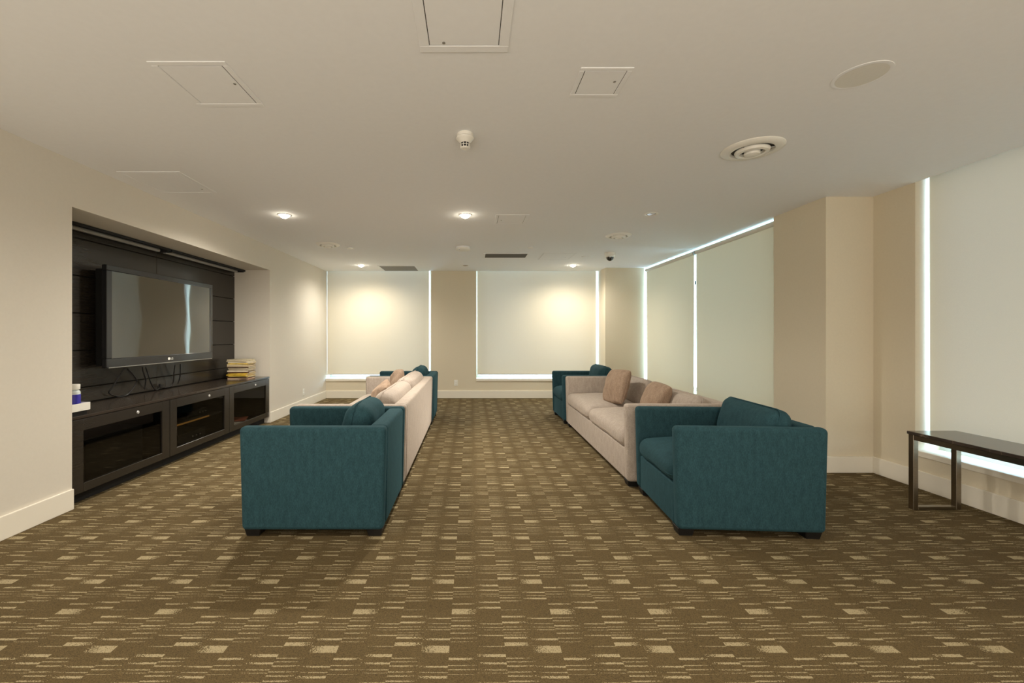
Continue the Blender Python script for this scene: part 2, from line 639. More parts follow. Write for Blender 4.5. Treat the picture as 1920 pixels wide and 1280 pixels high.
# ------------------------------------------------------------------ roller blinds
def blind(label, axis, a0, a1, plane, z0, ztop, roll=True, rr=.03, chain=None):
    if axis == 'x':
        o = thing('roller_blind', ((a0 + a1) / 2, plane, z0), label, 'blind', 0, 'cream roller blinds')
    else:
        o = thing('roller_blind', (plane, (a0 + a1) / 2, z0), label, 'blind', R(90), 'cream roller blinds')
    w_ = a1 - a0
    h = ztop - z0
    bm = bmesh.new()
    n, k = 24, 20
    vs = []
    for j in range(k + 1):
        for i in range(n + 1):
            u = i / n - .5
            v = j / k
            dy = 0.004 * math.sin(u * 9 + v * 2) * (1 - v)
            vs.append(bm.verts.new((u * w_, dy, v * h)))
    for j in range(k):
        for i in range(n):
            q = j * (n + 1) + i
            bm.faces.new((vs[q], vs[q + 1], vs[q + n + 2], vs[q + n + 1]))
    mb = MB()
    mb._merge(bm)
    f = mb.build('shade', M['blind'], o, smooth='all')
    MB().box(-w_ / 2, w_ / 2, -.010, .010, -.012, .014, bev=.004).build('bottom_bar', M['roller'], o)
    rot = Matrix.Rotation(R(90), 4, 'Y')
    zc = h + (rr * .4 if roll else rr)
    side = -1 if axis == 'x' else 1
    rl = MB().cyl((0, 0, -w_ / 2), rr, rr, w_, 24, None)
    rl.bm.transform(Matrix.Translation((0, side * -rr * .2, zc)) @ rot)
    rl.build('roller', M['roller'], o, smooth=True)
    for s in (-1, 1):
        br = MB().cyl((0, 0, -.006), rr * 1.12, rr * 1.12, .012, 20)
        br.bm.transform(Matrix.Translation((s * (w_ / 2 + .008), side * -rr * .2, zc)) @ rot)
        br.build('bracket', M['grey_metal'] if roll else M['roller'], o, smooth=True)
    if chain is not None:
        cx = chain
        c_ = MB().tube([(cx, .012, h - .02), (cx, .012, .35)], .0022, 6)
        ch = c_.build('chain', M['white'], o)
        MB().box(cx - .007, cx + .007, .004, .02, h * .80 - .035, h * .80 + .02, bev=.003).build('chain_joiner', M['vent_dark'], ch)
    return o


blind('cream roller blind on the far wall, the one nearer the television', 'x', XL + .003, -.828, YF + .07, .465, H + .03, roll=False)
blind('cream roller blind on the far wall with bright gaps down both sides', 'x', .128, 2.482, YF + .07, .465, H + .03, roll=False)
blind('cream roller blind with visible roller, next to the far corner pillar', 'y', 6.262, 7.952, PX + .055, .30, 2.435, roll=True)
blind('cream roller blind with visible roller, next to the wide near pillar', 'y', 4.545, 6.20, PX + .055, .30, 2.435, roll=True, chain=.83)
blind('large cream roller blind above the marble-topped bench', 'y', 1.50, 3.484, XR + .095, .372, H + .05, roll=False, rr=.042)


# ------------------------------------------------------------------ soft shapes
def cushion_bm(sx, sy, sz, r, puff=0.0, seed=0, n=16, wob=0.004, flat=False):
    """rounded box of cloth, thick along z and puffed out on both broad faces"""
    bm = bmesh.new()
    bmesh.ops.create_cube(bm, size=2.0)
    bmesh.ops.subdivide_edges(bm, edges=bm.edges[:], cuts=n, use_grid_fill=True)
    hs = Vector((sx / 2, sy / 2, sz / 2))
    for v in bm.verts:
        t = Vector([math.sin(math.pi / 2 * c_) for c_ in v.co])
        p = Vector((t.x * hs.x, t.y * hs.y, t.z * hs.z))
        q = Vector([max(-(hs[i] - r), min(hs[i] - r, p[i])) for i in range(3)])
        d = p - q
        if d.length > 1e-9:
            p = q + d.normalized() * r
        u, w_ = p.x / hs.x, p.y / hs.y
        k = max(0, 1 - u * u) * max(0, 1 - w_ ** 4)
        if not (flat and p.z < 0):
            p.z += (p.z / hs.z) * puff * k
        nz = noise.noise(p * 5 + Vector((seed * 3.7, seed, 0)))
        p += Vector((0.5, 0.5, 1)) * (nz * wob)
        v.co = p
    return bm


def pillow_bm(sx, sy, th, seed=0, n=26, wob=0.020):
    bm = bmesh.new()
    grid = {}
    for side in (1, -1):
        for j in range(n + 1):
            for i in range(n + 1):
                u, v = math.sin(math.pi / 2 * (i / n * 2 - 1)), math.sin(math.pi / 2 * (j / n * 2 - 1))
                edge = i in (0, n) or j in (0, n)
                if edge and side == -1:
                    grid[(side, i, j)] = grid[(1, i, j)]
                    continue
                rc = 1 - .07 * u * u * v * v
                x = sx / 2 * u * (1 - .03 * (1 - v * v)) * rc
                y = sy / 2 * v * (1 - .03 * (1 - u * u)) * rc
                z = 0 if edge else side * th / 2 * (max(0, (1 - u * u) * (1 - v * v)) ** 0.34)
                p = Vector((x, y, z))
                nz = noise.noise(Vector((x, y, side * .3)) * 9 + Vector((seed * 2.1, seed, 0)))
                fold = abs(noise.noise(Vector((x * 3, y * 14, seed + side)))) * (0 if edge else 1)
                p += Vector((0, 0, nz * wob - side * fold * wob * .8))
                grid[(side, i, j)] = bm.verts.new(p)
    for side in (1, -1):
        for j in range(n):
            for i in range(n):
                q = [grid[(side, i, j)], grid[(side, i + 1, j)], grid[(side, i + 1, j + 1)], grid[(side, i, j + 1)]]
                if side == -1: q.reverse()
                bm.faces.new(q)
    return bm


def rr_path(sx, sy, r, z, n=5):
    pts = []
    for cx, cy, a0 in ((sx / 2 - r, sy / 2 - r, 0), (-sx / 2 + r, sy / 2 - r, 90), (-sx / 2 + r, -sy / 2 + r, 180), (sx / 2 - r, -sy / 2 + r, 270)):
        for k in range(n + 1):
            a = R(a0 + 90 * k / n)
            pts.append(Vector((cx + r * math.cos(a), cy + r * math.sin(a), z)))
    # more points on the straights
    out = []
    for a, b in zip(pts, pts[1:] + pts[:1]):
        out.append(a)
        if (b - a).length > .15:
            for k in range(1, 6):
                out.append(a.lerp(b, k / 6))
    return out


# ------------------------------------------------------------------ sofas and armchairs
SEAT_D, ARM, BACK, TOP, BOT = 0.905, 0.085, 0.125, 0.682, 0.047


def make_seat(name, label, cat, loc, rz, L, n, fab, seed, group, backs):
    """front looks to -x, back at +x, length along y; origin on the floor under the middle"""
    o = thing(name, loc, label, cat, rz, group)
    hx, hy = SEAT_D / 2, L / 2
    for s in (-1, 1):
        y0, y1 = sorted((s * hy, s * (hy - ARM)))
        MB().box(-hx, hx, y0, y1, BOT, TOP, bev=.030, seg=5, taper=(.016, 0)).build('arm', fab, o, smooth=True)
        # welt along the seam of arm and back
        x_ = hx - .006
        ys = s * (hy - ARM)
        MB().tube([(x_ - .010, ys, BOT + .03), (x_ - .004, ys, .30), (x_ + .002, ys, TOP - .045)], .0045, 6).build('welt', fab, o, smooth='all')
    b = MB().box(hx - BACK, hx - .004, -hy + ARM - .004, hy - ARM + .004, BOT, TOP - .003, bev=.030, seg=5, taper=(.010, 0))
    b.build('back', fab, o, smooth=True)
    MB().box(-hx + .022, hx - BACK + .01, -hy + ARM - .002, hy - ARM + .002, BOT + .004, .305, bev=.012, seg=3).build('base', fab, o, smooth=True)
    for sx in (-1, 1):
        for sy in (-1, 1):
            cx, cy = sx * (hx - .075), sy * (hy - .075)
            MB().box(cx - .05, cx + .05, cy - .05, cy + .05, 0, BOT + .002, taper=(.010, .010), bev=.003, seg=1).build('foot', M['foot'], o)
    inner = L - 2 * ARM
    # seat cushions, with welts
    cw = inner / n
    for i in range(n):
        cy = -inner / 2 + cw * (i + .5)
        sx, sy, sz = hx * 2 - BACK - .0, cw - .004, .158
        bm = cushion_bm(sx, sy, sz, .074, .034, seed + i, wob=.010, flat=True)
        bm.transform(Matrix.Translation((-hx + sx / 2 - .004, cy, .302 + sz / 2)))
        m_ = MB()
        m_._merge(bm)
        cu = m_.build('seat_cushion', fab, o, smooth='all')
        MB().tube([p + Vector((-hx + sx / 2 - .004, cy, .352)) for p in rr_path(sx - .012, sy - .012, .060, 0)], .003, 6, closed=True).build('seam', fab, cu, smooth='all')
    # back cushions, leaning on the back
    for i, (ya, yb, hgt, th, tilt, xc, dz) in enumerate(backs):
        sx, sy = hgt, yb - ya
        bm = cushion_bm(sx, sy, th, min(th * .46, .085), .030, seed + 20 + i, wob=.014)
        # broad face: x -> up, z (thickness) -> -x
        up = Matrix(((0, 0, -1, 0), (0, 1, 0, 0), (1, 0, 0, 0), (0, 0, 0, 1)))
        T = Matrix.Translation((xc, (ya + yb) / 2, .455 + hgt / 2 + dz)) @ Matrix.Rotation(R(tilt), 4, 'Y') @ up
        bm.transform(T)
        m_ = MB()
        m_._merge(bm)
        cu = m_.build('back_cushion', fab, o, smooth='all')
        pp = MB().tube([T @ (p + Vector((0, 0, .0))) for p in rr_path(sx - .002, sy - .002, .05, th * .18)], .004, 6, closed=True)
        pp.build('welt', fab, cu, smooth='all')
    return o


ARMW = 0.805
CH = [(-.30, .30, .36, .17, 10, .205, -.035)]
XLc = -0.975   # centre line of the left row
XRc = 1.735
make_seat('armchair', 'teal armchair closing the near end of the television-side row', 'armchair',
          (XLc, 3.015, 0), 0, ARMW, 1, M['teal'], 1, 'teal armchairs', [(-.20, .285, .36, .17, 10, .205, -.035)])
make_seat('armchair', 'teal armchair closing the far end of the television-side row', 'armchair',
          (XLc + .01, 6.28, 0), 0, ARMW, 1, M['teal'], 2, 'teal armchairs', [(-.30, .28, .36, .17, 10, .205, -.03)])
make_seat('armchair', 'teal armchair closing the near end of the window-side row, seat cushion showing', 'armchair',
          (XRc, 2.995, 0), R(-3.5), ARMW, 1, M['teal'], 3, 'teal armchairs', [(-.315, .315, .35, .145, 13, .215, -.03)])
make_seat('armchair', 'teal armchair closing the far end of the window-side row, beside the far corner pillar', 'armchair',
          (XRc - .01, 6.33, 0), 0, ARMW, 1, M['teal'], 4, 'teal armchairs', [(-.29, .29, .36, .17, 12, .19, -.02)])
SOFL = 2.40
BK = [(-1.105, -.005, .34, .16, 12, .225, -.035), (.005, 1.105, .35, .16, 12, .225, -.035)]
make_seat('sofa', 'long beige sofa facing the television, its plain back to the aisle', 'sofa',
          (XLc, 4.645, 0), 0, SOFL, 2, M['beige'], 5, 'beige sofas', BK)
make_seat('sofa', 'long beige sofa with its seat cushions facing the aisle', 'sofa',
          (XRc - .005, 4.665, 0), R(-0.8), SOFL, 2, M['beige'], 6, 'beige sofas', [(-1.105, -.005, .30, .17, 14, .22, -.035), (.005, 1.105, .33, .17, 14, .22, -.04)])


def pillow(label, loc, size, th, rx, ry, rz, seed):
    """square throw pillow; broad face normal starts along -x"""
    o = thing('throw_pillow', loc, label, 'pillow', 0, 'tan throw pillows')
    up = Matrix(((0, 0, -1, 0), (0, 1, 0, 0), (1, 0, 0, 0), (0, 0, 0, 1)))
    T = Matrix.Rotation(R(rz), 4, 'Z') @ Matrix.Rotation(R(ry), 4, 'Y') @ up @ Matrix.Rotation(R(rx), 4, 'Z')
    bm = pillow_bm(size, size, th, seed)
    bm.transform(T)
    m_ = MB()
    m_._merge(bm)
    m_.build('cover', M['pillow'], o, smooth='all')
    pts = []
    n = 12
    for k in range(4 * n):
        s_, t = divmod(k, n)
        t = t / n * 2 - 1
        u, v = ((t, -1), (1, t), (-t, 1), (-1, -t))[s_]
        rc = 1 - .07 * u * u * v * v
        pts.append(T @ Vector((size / 2 * u * (1 - .03 * (1 - v * v)) * rc, size / 2 * v * (1 - .03 * (1 - u * u)) * rc, 0)))
    MB().tube(pts, .0035, 6, closed=True).build('seam', M['pillow'], o, smooth='all')
    return o


pillow('tan throw pillow standing upright near the far arm of the window-side sofa', (1.650, 4.83, .665), .40, .17, 3, 18, 12, 1)
pillow('tan throw pillow sunk behind the near arm of the window-side sofa', (1.765, 4.10, .605), .39, .18, -2, 22, 0, 2)
pillow('tan throw pillow leaning by the far arm of the television-side sofa', (-.93, 5.30, .640), .37, .16, 6, 16, 22, 3)
pillow('tan throw pillow slumped on the middle of the television-side sofa', (-.97, 4.50, .592), .37, .16, -10, 30, 14, 4)

# ------------------------------------------------------------------ media cabinets in the niche
CT, CFX = 0.632, XL - .006        # top of the carcass, front plane of the doors
step = (NY1 - NY0) / 3
names = ['dark media cabinet at the near end, a bulky dark box behind its glass',
         'middle dark media cabinet with a pale-edged shelf and players behind its glass',
         'dark media cabinet at the far end, loose papers behind its glass']
for i in range(3):
    y0, y1 = NY0 + i * step, NY0 + (i + 1) * step
    o = thing('media_cabinet', (-3.1, (y0 + y1) / 2, 0), names[i], 'cabinet', 0, 'dark media cabinets')
    lx0, lx1, hw = -3.355 + 3.1, CFX - .022 + 3.1, step / 2
    t = .018
    m_ = MB()
    m_.box(lx0, lx1, -hw + .001, -hw + t, .085, CT).box(lx0, lx1, hw - t, hw - .001, .085, CT)
    m_.box(lx0, lx1, -hw + t, hw - t, .085, .085 + t).box(lx0, lx1, -hw + t, hw - t, CT - t, CT).box(lx0, lx0 + .008, -hw + t, hw - t, .085 + t, CT - t)
    m_.build('carcass', M['wood'], o)
    MB().box(lx0, lx1 - .05, -hw + .001, hw - .001, 0, .085).build('plinth', M['matt_black'], o)
    # door: two stiles and two rails round a smoked pane
    g, s_, fx0, fx1 = .003, .098, lx1 + .001, lx1 + .022
    zb, zt = .088, CT - .004
    d = MB()
    d.box(fx0, fx1, -hw + g, -hw + s_, zb, zt, bev=.0015, seg=1).box(fx0, fx1, hw - s_, hw - g, zb, zt, bev=.0015, seg=1)
    d.box(fx0, fx1, -hw + s_, hw - s_, zt - .086, zt, bev=.0015, seg=1).box(fx0, fx1, -hw + s_, hw - s_, zb, zb + .064, bev=.0015, seg=1)
    dd = d.build('door', M['wood'], o)
    MB().box(fx0 + .006, fx0 + .010, -hw + s_ - .004, hw - s_ + .004, zb + .060, zt - .082).build('glass_pane', M['smoked'], dd)
    lk = MB().lathe([(0, .010), (.006, .010), (.0075, .0055), (.010, .0075), (.0125, .006), (.0135, 0)], n=20)
    lk.bm.transform(Matrix.Translation((fx1 - .001, .11, .583)) @ Matrix.Rotation(R(90), 4, 'Y'))
    lk.build('lock', M['chrome'], dd, smooth=True)
    if i == 1:
        sh = MB().box(lx0 + .01, lx1 - .012, -hw + t, hw - t, .345, .363).build('shelf', M['wood'], o)
        MB().box(lx1 - .012, lx1 - .009, -hw + t, .16, .346, .362).build('edge_strip', M['wood_edge'], sh)

WT = .655
wt = MB().box(-3.356, CFX + .003, NY0 + .001, NY1 - .001, CT + .001, WT, bev=.002, seg=1).build('worktop', M['worktop'])
tag(wt, 'long dark glossy worktop running over the three media cabinets', 'worktop')


def device(name, label, cat, x0, x1, y0, y1, z0, h, silver=False):
    o = thing(name, ((x0 + x1) / 2, (y0 + y1) / 2, z0), label, cat)
    dx, dy = (x1 - x0) / 2, (y1 - y0) / 2
    MB().box(-dx, dx, -dy, dy, .008, h, bev=.004).build('body', M['black'], o)
    MB().box(dx, dx + .006, -dy + .004, dy - .004, .012, h - .004, bev=.002, seg=1).build('front_panel', M['bezel'], o)
    for s in (-1, 1):
        for q in (-1, 1):
            MB().cyl((q * dx * .8, s * dy * .8, 0), .012, .012, .009, 12).build('foot', M['matt_black'], o)
    for k in range(3):
        b_ = MB().cyl((0, 0, 0), .008, .007, .008, 14)
        b_.bm.transform(Matrix.Translation((dx + .006, dy * (.55 - .28 * k), h * .5)) @ Matrix.Rotation(R(90), 4, 'Y'))
        b_.build('button', M['grey_metal'], o, smooth=True)
    return o


device('media_player', 'black player box on the floor of the middle cabinet', 'media player', -3.28, -2.99, 4.35, 4.80, .104, .115)
device('media_player', 'slim black player on the shelf of the middle cabinet', 'media player', -3.28, -3.00, 4.52, 4.90, .364, .06)
dev = thing('speaker_box', (-3.12, 3.55, .104), 'bulky matt black speaker box inside the near media cabinet', 'speaker')
MB().box(-.19, .16, -.30, .30, 0, .34, bev=.012).build('cabinet_body', M['matt_black'], dev)
MB().box(.16, .168, -.285, .285, .02, .325, bev=.004).build('grille', M['black'], dev)
for i, (x, y, a, c_) in enumerate([(-3.045, 5.36, 9, (150, 120, 96)), (-3.035, 5.50, -14, (200, 190, 176)), (-3.07, 5.62, 20, (160, 84, 58))]):
    m_ = MB().box(-.105, .105, -.148, .148, 0, .006, bev=.001, seg=1)
    for v in m_.bm.verts:
        v.co.z += .012 * (v.co.y / .148) ** 2 * (.2 + .3 * i)
    p = m_.build('paper_sheets', mat('paper_%s' % 'abc'[i], srgb(*c_), .8, var=.15, vscale=25))
    p.location = (x, y, .1045 + .0105 * i)
    p.rotation_euler = (0, 0, R(a))
    tag(p, ['brownish papers lying lowest inside the far media cabinet', 'pale papers lying between others inside the far media cabinet', 'reddish papers on top of the heap inside the far media cabinet'][i], 'papers', 'papers in the far cabinet')

# dark light troughs under the niche top
for i, (y0, y1) in enumerate(((NY0 + .012, ym - .008), (ym + .008, NY1 - .012))):
    yc = (y0 + y1) / 2
    o = thing('light_trough', (-3.275, yc, NZ - .004), ['unlit dark linear trough under the niche top, nearer one', 'unlit dark linear trough under the niche top, farther one'][i], 'light fixture', 0, 'niche light troughs')
    hw = (y1 - y0) / 2
    m_ = MB().box(.055, .078, -hw, hw, -.022, 0).box(-.076, -.064, -hw, hw, -.03, 0).box(-.064, .055, -hw, -hw + .03, -.03, 0).box(-.064, .055, hw - .03, hw, -.03, 0)
    m_.box(-.064, .055, -hw + .03, hw - .03, -.004, 0)
    m_.build('housing', M['matt_black'], o)
    rod = MB().cyl((0, 0, -hw + .035), .019, .019, 2 * hw - .07, 16)
    rod.bm.transform(Matrix.Translation((-.030, 0, -.020)) @ Matrix.Rotation(R(-90), 4, 'X'))
    rod.build('tube', M['vent_grey'], o, smooth=True)

# ------------------------------------------------------------------ television
TX, TY0, TY1, TZ0, TZ1 = -3.20, 3.748, 5.289, .955, 1.868
tv = thing('television', (TX, (TY0 + TY1) / 2, TZ0), 'large black flat television on the dark boards of the niche', 'television')
hw, hh = (TY1 - TY0) / 2, TZ1 - TZ0
bz = MB()
BZ = .058
bz.box(-.045, 0, -hw, hw, hh - .052, hh, bev=.006).box(-.045, 0, -hw, hw, 0, .082, bev=.006)
bz.box(-.045, 0, -hw, -hw + BZ, .082, hh - .052, bev=.004).box(-.045, 0, hw - BZ + .008, hw, .082, hh - .052, bev=.004)
bz.build('bezel', M['bezel'], tv)
# the panel is very slightly bowed
m_ = MB()
bm = bmesh.new()
vs = []
NS = 24
for j in range(NS + 1):
    for i in range(NS + 1):
        u, v = i / NS, j / NS
        x = -.006 + .0009 * math.sin(v * 9 + u * 3) * math.sin(u * 11) * .6
        vs.append(bm.verts.new((x, -hw + BZ - .004 + u * (2 * hw - 2 * BZ + .016), .078 + v * (hh - .126))))
for j in range(NS):
    for i in range(NS):
        q = j * (NS + 1) + i
        bm.faces.new((vs[q], vs[q + 1], vs[q + NS + 2], vs[q + NS + 1]))
m_._merge(bm)
m_.build('screen', M['screen'], tv, smooth='all')
MB().box(-.044, -.02, -hw + .02, hw - .02, .02, hh - .02).build('panel_back', M['matt_black'], tv)
MB().box(-.130, -.046, -hw + .03, hw - .03, .015, hh - .03, bev=.01).build('rear_housing', M['matt_black'], tv)
MB().box(NX - TX + .003, -.131, -.25, .25, .25, hh - .25, bev=.004).build('wall_bracket', M['matt_black'], tv)
MB().box(-.03, .004, -hw + .02, hw - .02, -.004, .004, bev=.002).build('lower_lip', M['grey_metal'], tv)


def text(body, size, name, m, parent, loc, rot, depth=.0006, align='CENTER'):
    c_ = bpy.data.curves.new(name, 'FONT')
    c_.body = body
    c_.size = size
    c_.extrude = depth
    c_.align_x = align
    o = bpy.data.objects.new(name, c_)
    COL.objects.link(o)
    dg = bpy.context.evaluated_depsgraph_get()
    me = bpy.data.meshes.new_from_object(o.evaluated_get(dg))
    bpy.data.objects.remove(o)
    me.materials.clear()
    me.materials.append(m)
    o = bpy.data.objects.new(name, me)
    o.location = loc
    o.rotation_euler = rot
    if parent: o.parent = parent
    COL.objects.link(o)
    return o


text('LG', .034, 'logo_lettering', M['white'], tv, (.0012, .045, .028), (R(90), 0, R(90)))
em = MB().cyl((0, 0, 0), .015, .015, .0015, 24)
em.bm.transform(Matrix.Translation((0, .003, .040)) @ Matrix.Rotation(R(90), 4, 'Y'))
em.build('emblem', M['white'], tv)


def at_x(px, py, X):
    """world point on the plane x = X seen at a pixel of the photograph"""
    y = F * X / (px - VPX)
    return Vector((X, y, EYE - (py - VPY) * y / F))


cables = [
    ('black cable hanging in a wide loop under the near end of the television', [(234, 690, -3.12), (224, 704, -3.16), (212, 724, -3.22), (204, 735, -3.27), (212, 741, -3.27), (228, 743, -3.26), (241, 738, -3.24), (253, 722, -3.22), (256, 713, -3.20), (250, 703, -3.16), (239, 691, -3.12)]),
    ('short black cable hanging straight beside the looped cable', [(267, 688, -3.14), (268, 696, -3.18), (273, 711, -3.24), (272, 722, -3.27), (271, 730, -3.28)]),
    ('thin black cable curving to a knot on the worktop', [(273, 688, -3.13), (278, 702, -3.17), (283, 718, -3.22), (289, 728, -3.25), (294, 731, -3.25), (299, 726, -3.27), (302, 722, -3.29)]),
    ('black cable curving from the knot up behind the screen', [(328, 684, -3.14), (326, 700, -3.20), (325, 716, -3.25), (319, 724, -3.28), (308, 726, -3.29), (303, 723, -3.29)]),
    ('short black cable hanging below the far half of the screen', [(338, 682, -3.14), (338, 700, -3.20), (336, 712, -3.26), (333, 719, -3.29)]),
]
for lab, pts in cables:
    pp = []
    for a, b_, X in pts:
        p = at_x(a, b_, -3.255 + (X + 3.12) * .45)
        if p.z < WT + .006: p.z = WT + .006
        pp.append(p)
    o = MB().tube(smooth_path(pp, 8), .0058, 8).build('cable', M['black'], None, smooth='all')
    tag(o, lab, 'cable', 'cables below the television')
k = at_x(302, 723, -3.32)
o = MB().box(k.x - .014, k.x + .014, k.y - .022, k.y + .022, k.z - .02, k.z + .022, bev=.006).build('cable_plug', M['black'])
tag(o, 'small black plug where two cables meet below the television', 'plug')

# ------------------------------------------------------------------ things on the worktop
tr = thing('tray', (-2.985, 3.137, WT), 'low white tray at the near end of the dark worktop', 'tray')
MB().box(-.105, .105, -.066, .064, 0, .033, bev=.002).build('base', M['matt_black'], tr)
m_ = MB().box(-.12, .12, -.076, .076, .033, .041, bev=.002)
m_.box(-.12, -.112, -.076, .076, .041, .089, bev=.002).box(.112, .12, -.076, .076, .041, .089, bev=.002).box(-.112, .112, -.076, -.068, .041, .089, bev=.002).box(-.112, .112, .068, .076, .041, .089, bev=.002)
m_.build('rim', M['white'], tr)
bo = thing('bottle', (-2.935, 3.155, WT + .0415), 'squat plastic bottle with purple-blue label and white cap in the tray', 'bottle')
MB().lathe([(0, 0), (.034, 0), (.037, .004), (.037, .125), (.034, .135), (.026, .142), (.026, .150), (0, .150)], n=32).build('body', mat('clear_plastic', srgb(205, 215, 215), .15, var=.02), bo, smooth=True)
lb = MB().lathe([(.0374, .022), (.0378, .0225), (.0378, .112), (.0374, .1125)], n=32).build('label', mat('label_blue', srgb(52, 48, 158), .35, var=.08, vscale=40), bo, smooth=True)
MB().lathe([(.0379, .030), (.0382, .0305), (.0382, .041), (.0379, .0415)], n=32).build('label_band', mat('label_white', srgb(212, 210, 225), .4, var=.3, vscale=90), lb, smooth=True)
MB().lathe([(.027, .146), (.034, .148), (.035, .152), (.035, .182), (.033, .186), (0, .187)], n=32).build('cap', M['white'], bo, smooth=True)

mg = [((168, 150, 120), 'white-edged', 'tan cover'), ((92, 70, 52), 'brown', ''), ((200, 176, 92), 'yellow', ''), ((216, 178, 60), 'yellow', ''), ((196, 166, 72), 'yellow', ''), ((96, 62, 44), 'brown', ''),
      ((226, 214, 196), 'cream', ''), ((120, 104, 96), 'grey', ''), ((220, 210, 190), 'cream', ''), ((84, 66, 48), 'dark brown', ''), ((180, 150, 110), 'tan', ''), ((224, 200, 120), 'pale yellow', ''), ((214, 182, 84), 'yellow', ''), ((226, 216, 200), 'cream', ''), ((150, 140, 108), 'olive grey', ''), ((170, 160, 130), 'olive grey', '')]
mg[0] = ((150, 70, 40), 'rust and grey', '')
ordn = ['lowest', 'second from the bottom', 'third from the bottom', 'fourth from the bottom', 'fifth from the bottom', 'sixth from the bottom', 'seventh from the bottom', 'eighth from the bottom',
        'eighth from the top', 'seventh from the top', 'sixth from the top', 'fifth from the top', 'fourth from the top', 'third from the top', 'second from the top', 'topmost']
z = WT + .0005
page = mat('page_edges', srgb(222, 208, 178), .8, var=.12, vscale=300, stretch=(.1, .1, 3))
for i, (c_, nm, _) in enumerate(mg):
    th = rnd.uniform(.0135, .0185)
    if i == len(mg) - 1: th = .016
    dx, dy = .135 + rnd.uniform(-.006, .004), .105 + rnd.uniform(-.004, .004)
    o = MB()
    o.box(-dx, dx, -dy, dy, 0, .0022).box(-dx, dx, -dy, dy, th - .0022, th)
    if nm in ('yellow', 'brown', 'dark brown'): o.box(-dx, dx, -dy, -dy + .002, .0022, th - .0022)
    cm = mat('magazine_cover', srgb(*c_), .35, var=.35 if i not in (15,) else .6, vscale=14)
    o = o.build('magazine', cm)
    MB().box(-dx + .003, dx - .003, -dy + .002, dy - .003, .0023, th - .0023).build('pages', page, o)
    o.location = (-3.10 + rnd.uniform(-.012, .012), 5.775 + rnd.uniform(-.010, .010), z)
    o.rotation_euler = (0, 0, R(rnd.uniform(-5, 5)))
    z += th + .0005
    tag(o, '%s magazine, %s in the stack on the worktop' % (nm, ordn[i]), 'magazine', 'magazines stacked on the worktop')

# ------------------------------------------------------------------ marble bench by the right window
BX0, BX1, BY0, BY1, BZt = 3.150, 3.505, 1.62, 3.085, .556
be = thing('bench', ((BX0 + BX1) / 2, (BY0 + BY1) / 2, 0), 'low bench with a dark marble top and steel frame below a blind', 'bench')
hx, hy = (BX1 - BX0) / 2, (BY1 - BY0) / 2
MB().box(-hx, hx, -hy, hy, BZt - .022, BZt, bev=.003).build('top', M['marble'], be)
q = .036
for sx in (-1, 1):
    for sy in (-1, 1):
        x0, x1 = sorted((sx * (hx - .006), sx * (hx - .006 - q)))
        y0, y1 = sorted((sy * (hy - .006), sy * (hy - .006 - q)))
        MB().box(x0, x1, y0, y1, 0, BZt - .022, bev=.002, seg=1).build('leg', M['steel'], be)
for sx in (-1, 1):
    x0, x1 = sorted((sx * (hx - .006), sx * (hx - .006 - q)))
    MB().box(x0, x1, -hy + .006 + q, hy - .006 - q, BZt - .022 - q, BZt - .022, bev=.002, seg=1).build('long_rail', M['steel'], be)
for sy in (-1, 1):
    y0, y1 = sorted((sy * (hy - .006), sy * (hy - .006 - q)))
    MB().box(-hx + .006 + q, hx - .006 - q, y0, y1, BZt - .022 - q, BZt - .022, bev=.002, seg=1).build('end_rail', M['steel'], be)
    MB().box(-hx + .006 + q, hx - .006 - q, y0, y1, 0, .022, bev=.002, seg=1).build('foot_rail', M['steel'], be)


# ------------------------------------------------------------------ ceiling fittings
def hatch(label, x0, x1, y0, y1, fw=.03, rc=.004, latch=None, proud=.004):
    o = thing('access_panel', ((x0 + x1) / 2, (y0 + y1) / 2, H), label, 'access panel', 0, 'ceiling access panels')
    hx, hy = (x1 - x0) / 2, (y1 - y0) / 2
    m_ = MB()
    outer = rr_path(2 * hx, 2 * hy, rc, 0)
    m_.box(-hx, hx, hy - fw, hy, -proud, 0, bev=.002, seg=1).box(-hx, hx, -hy, -hy + fw, -proud, 0, bev=.002, seg=1)
    m_.box(-hx, -hx + fw, -hy + fw, hy - fw, -proud, 0, bev=.002, seg=1).box(hx - fw, hx, -hy + fw, hy - fw, -proud, 0, bev=.002, seg=1)
    m_.build('frame', M['hatch'], o)
    g = .0035
    MB().box(-hx + fw, hx - fw, -hy + fw, hy - fw, -.0006, 0).build('shadow_gap', M['seam'], o)
    MB().box(-hx + fw + g, hx - fw - g, -hy + fw + g, hy - fw - g, -.0032, -.0007).build('door', M['hatch'], o)
    if latch:
        MB().cyl((latch[0] * hx, latch[1] * hy, -.0048), .007, .007, .002, 14).build('latch', M['grey_metal'], o)
    return o


hatch('largest access panel in the ceiling, cut off by the top of the picture', -.222, .163, 1.45, 1.885, fw=.042, latch=(-.45, .72), proud=.005)
hatch('square access panel in the ceiling between the largest panel and the television wall', -1.485, -1.125, 1.95, 2.335, latch=(.72, -.1))
hatch('smallest square access panel in the ceiling, between the largest panel and the speaker', .515, .765, 1.995, 2.24, fw=.024, latch=(.55, -.1))
hatch('access panel with a dark joint in the ceiling beside the niche wall', -2.72, -2.235, 3.27, 3.76, fw=.02, latch=(.7, .6))
hatch('access panel in the ceiling just beyond the lit downlight over the aisle', .26, .61, 4.44, 4.84, fw=.03, latch=(-.6, .1))
hatch('access panel in the ceiling between the dark vent and the security camera', 1.10, 1.63, 6.54, 7.12, fw=.02, latch=(.6, .2))


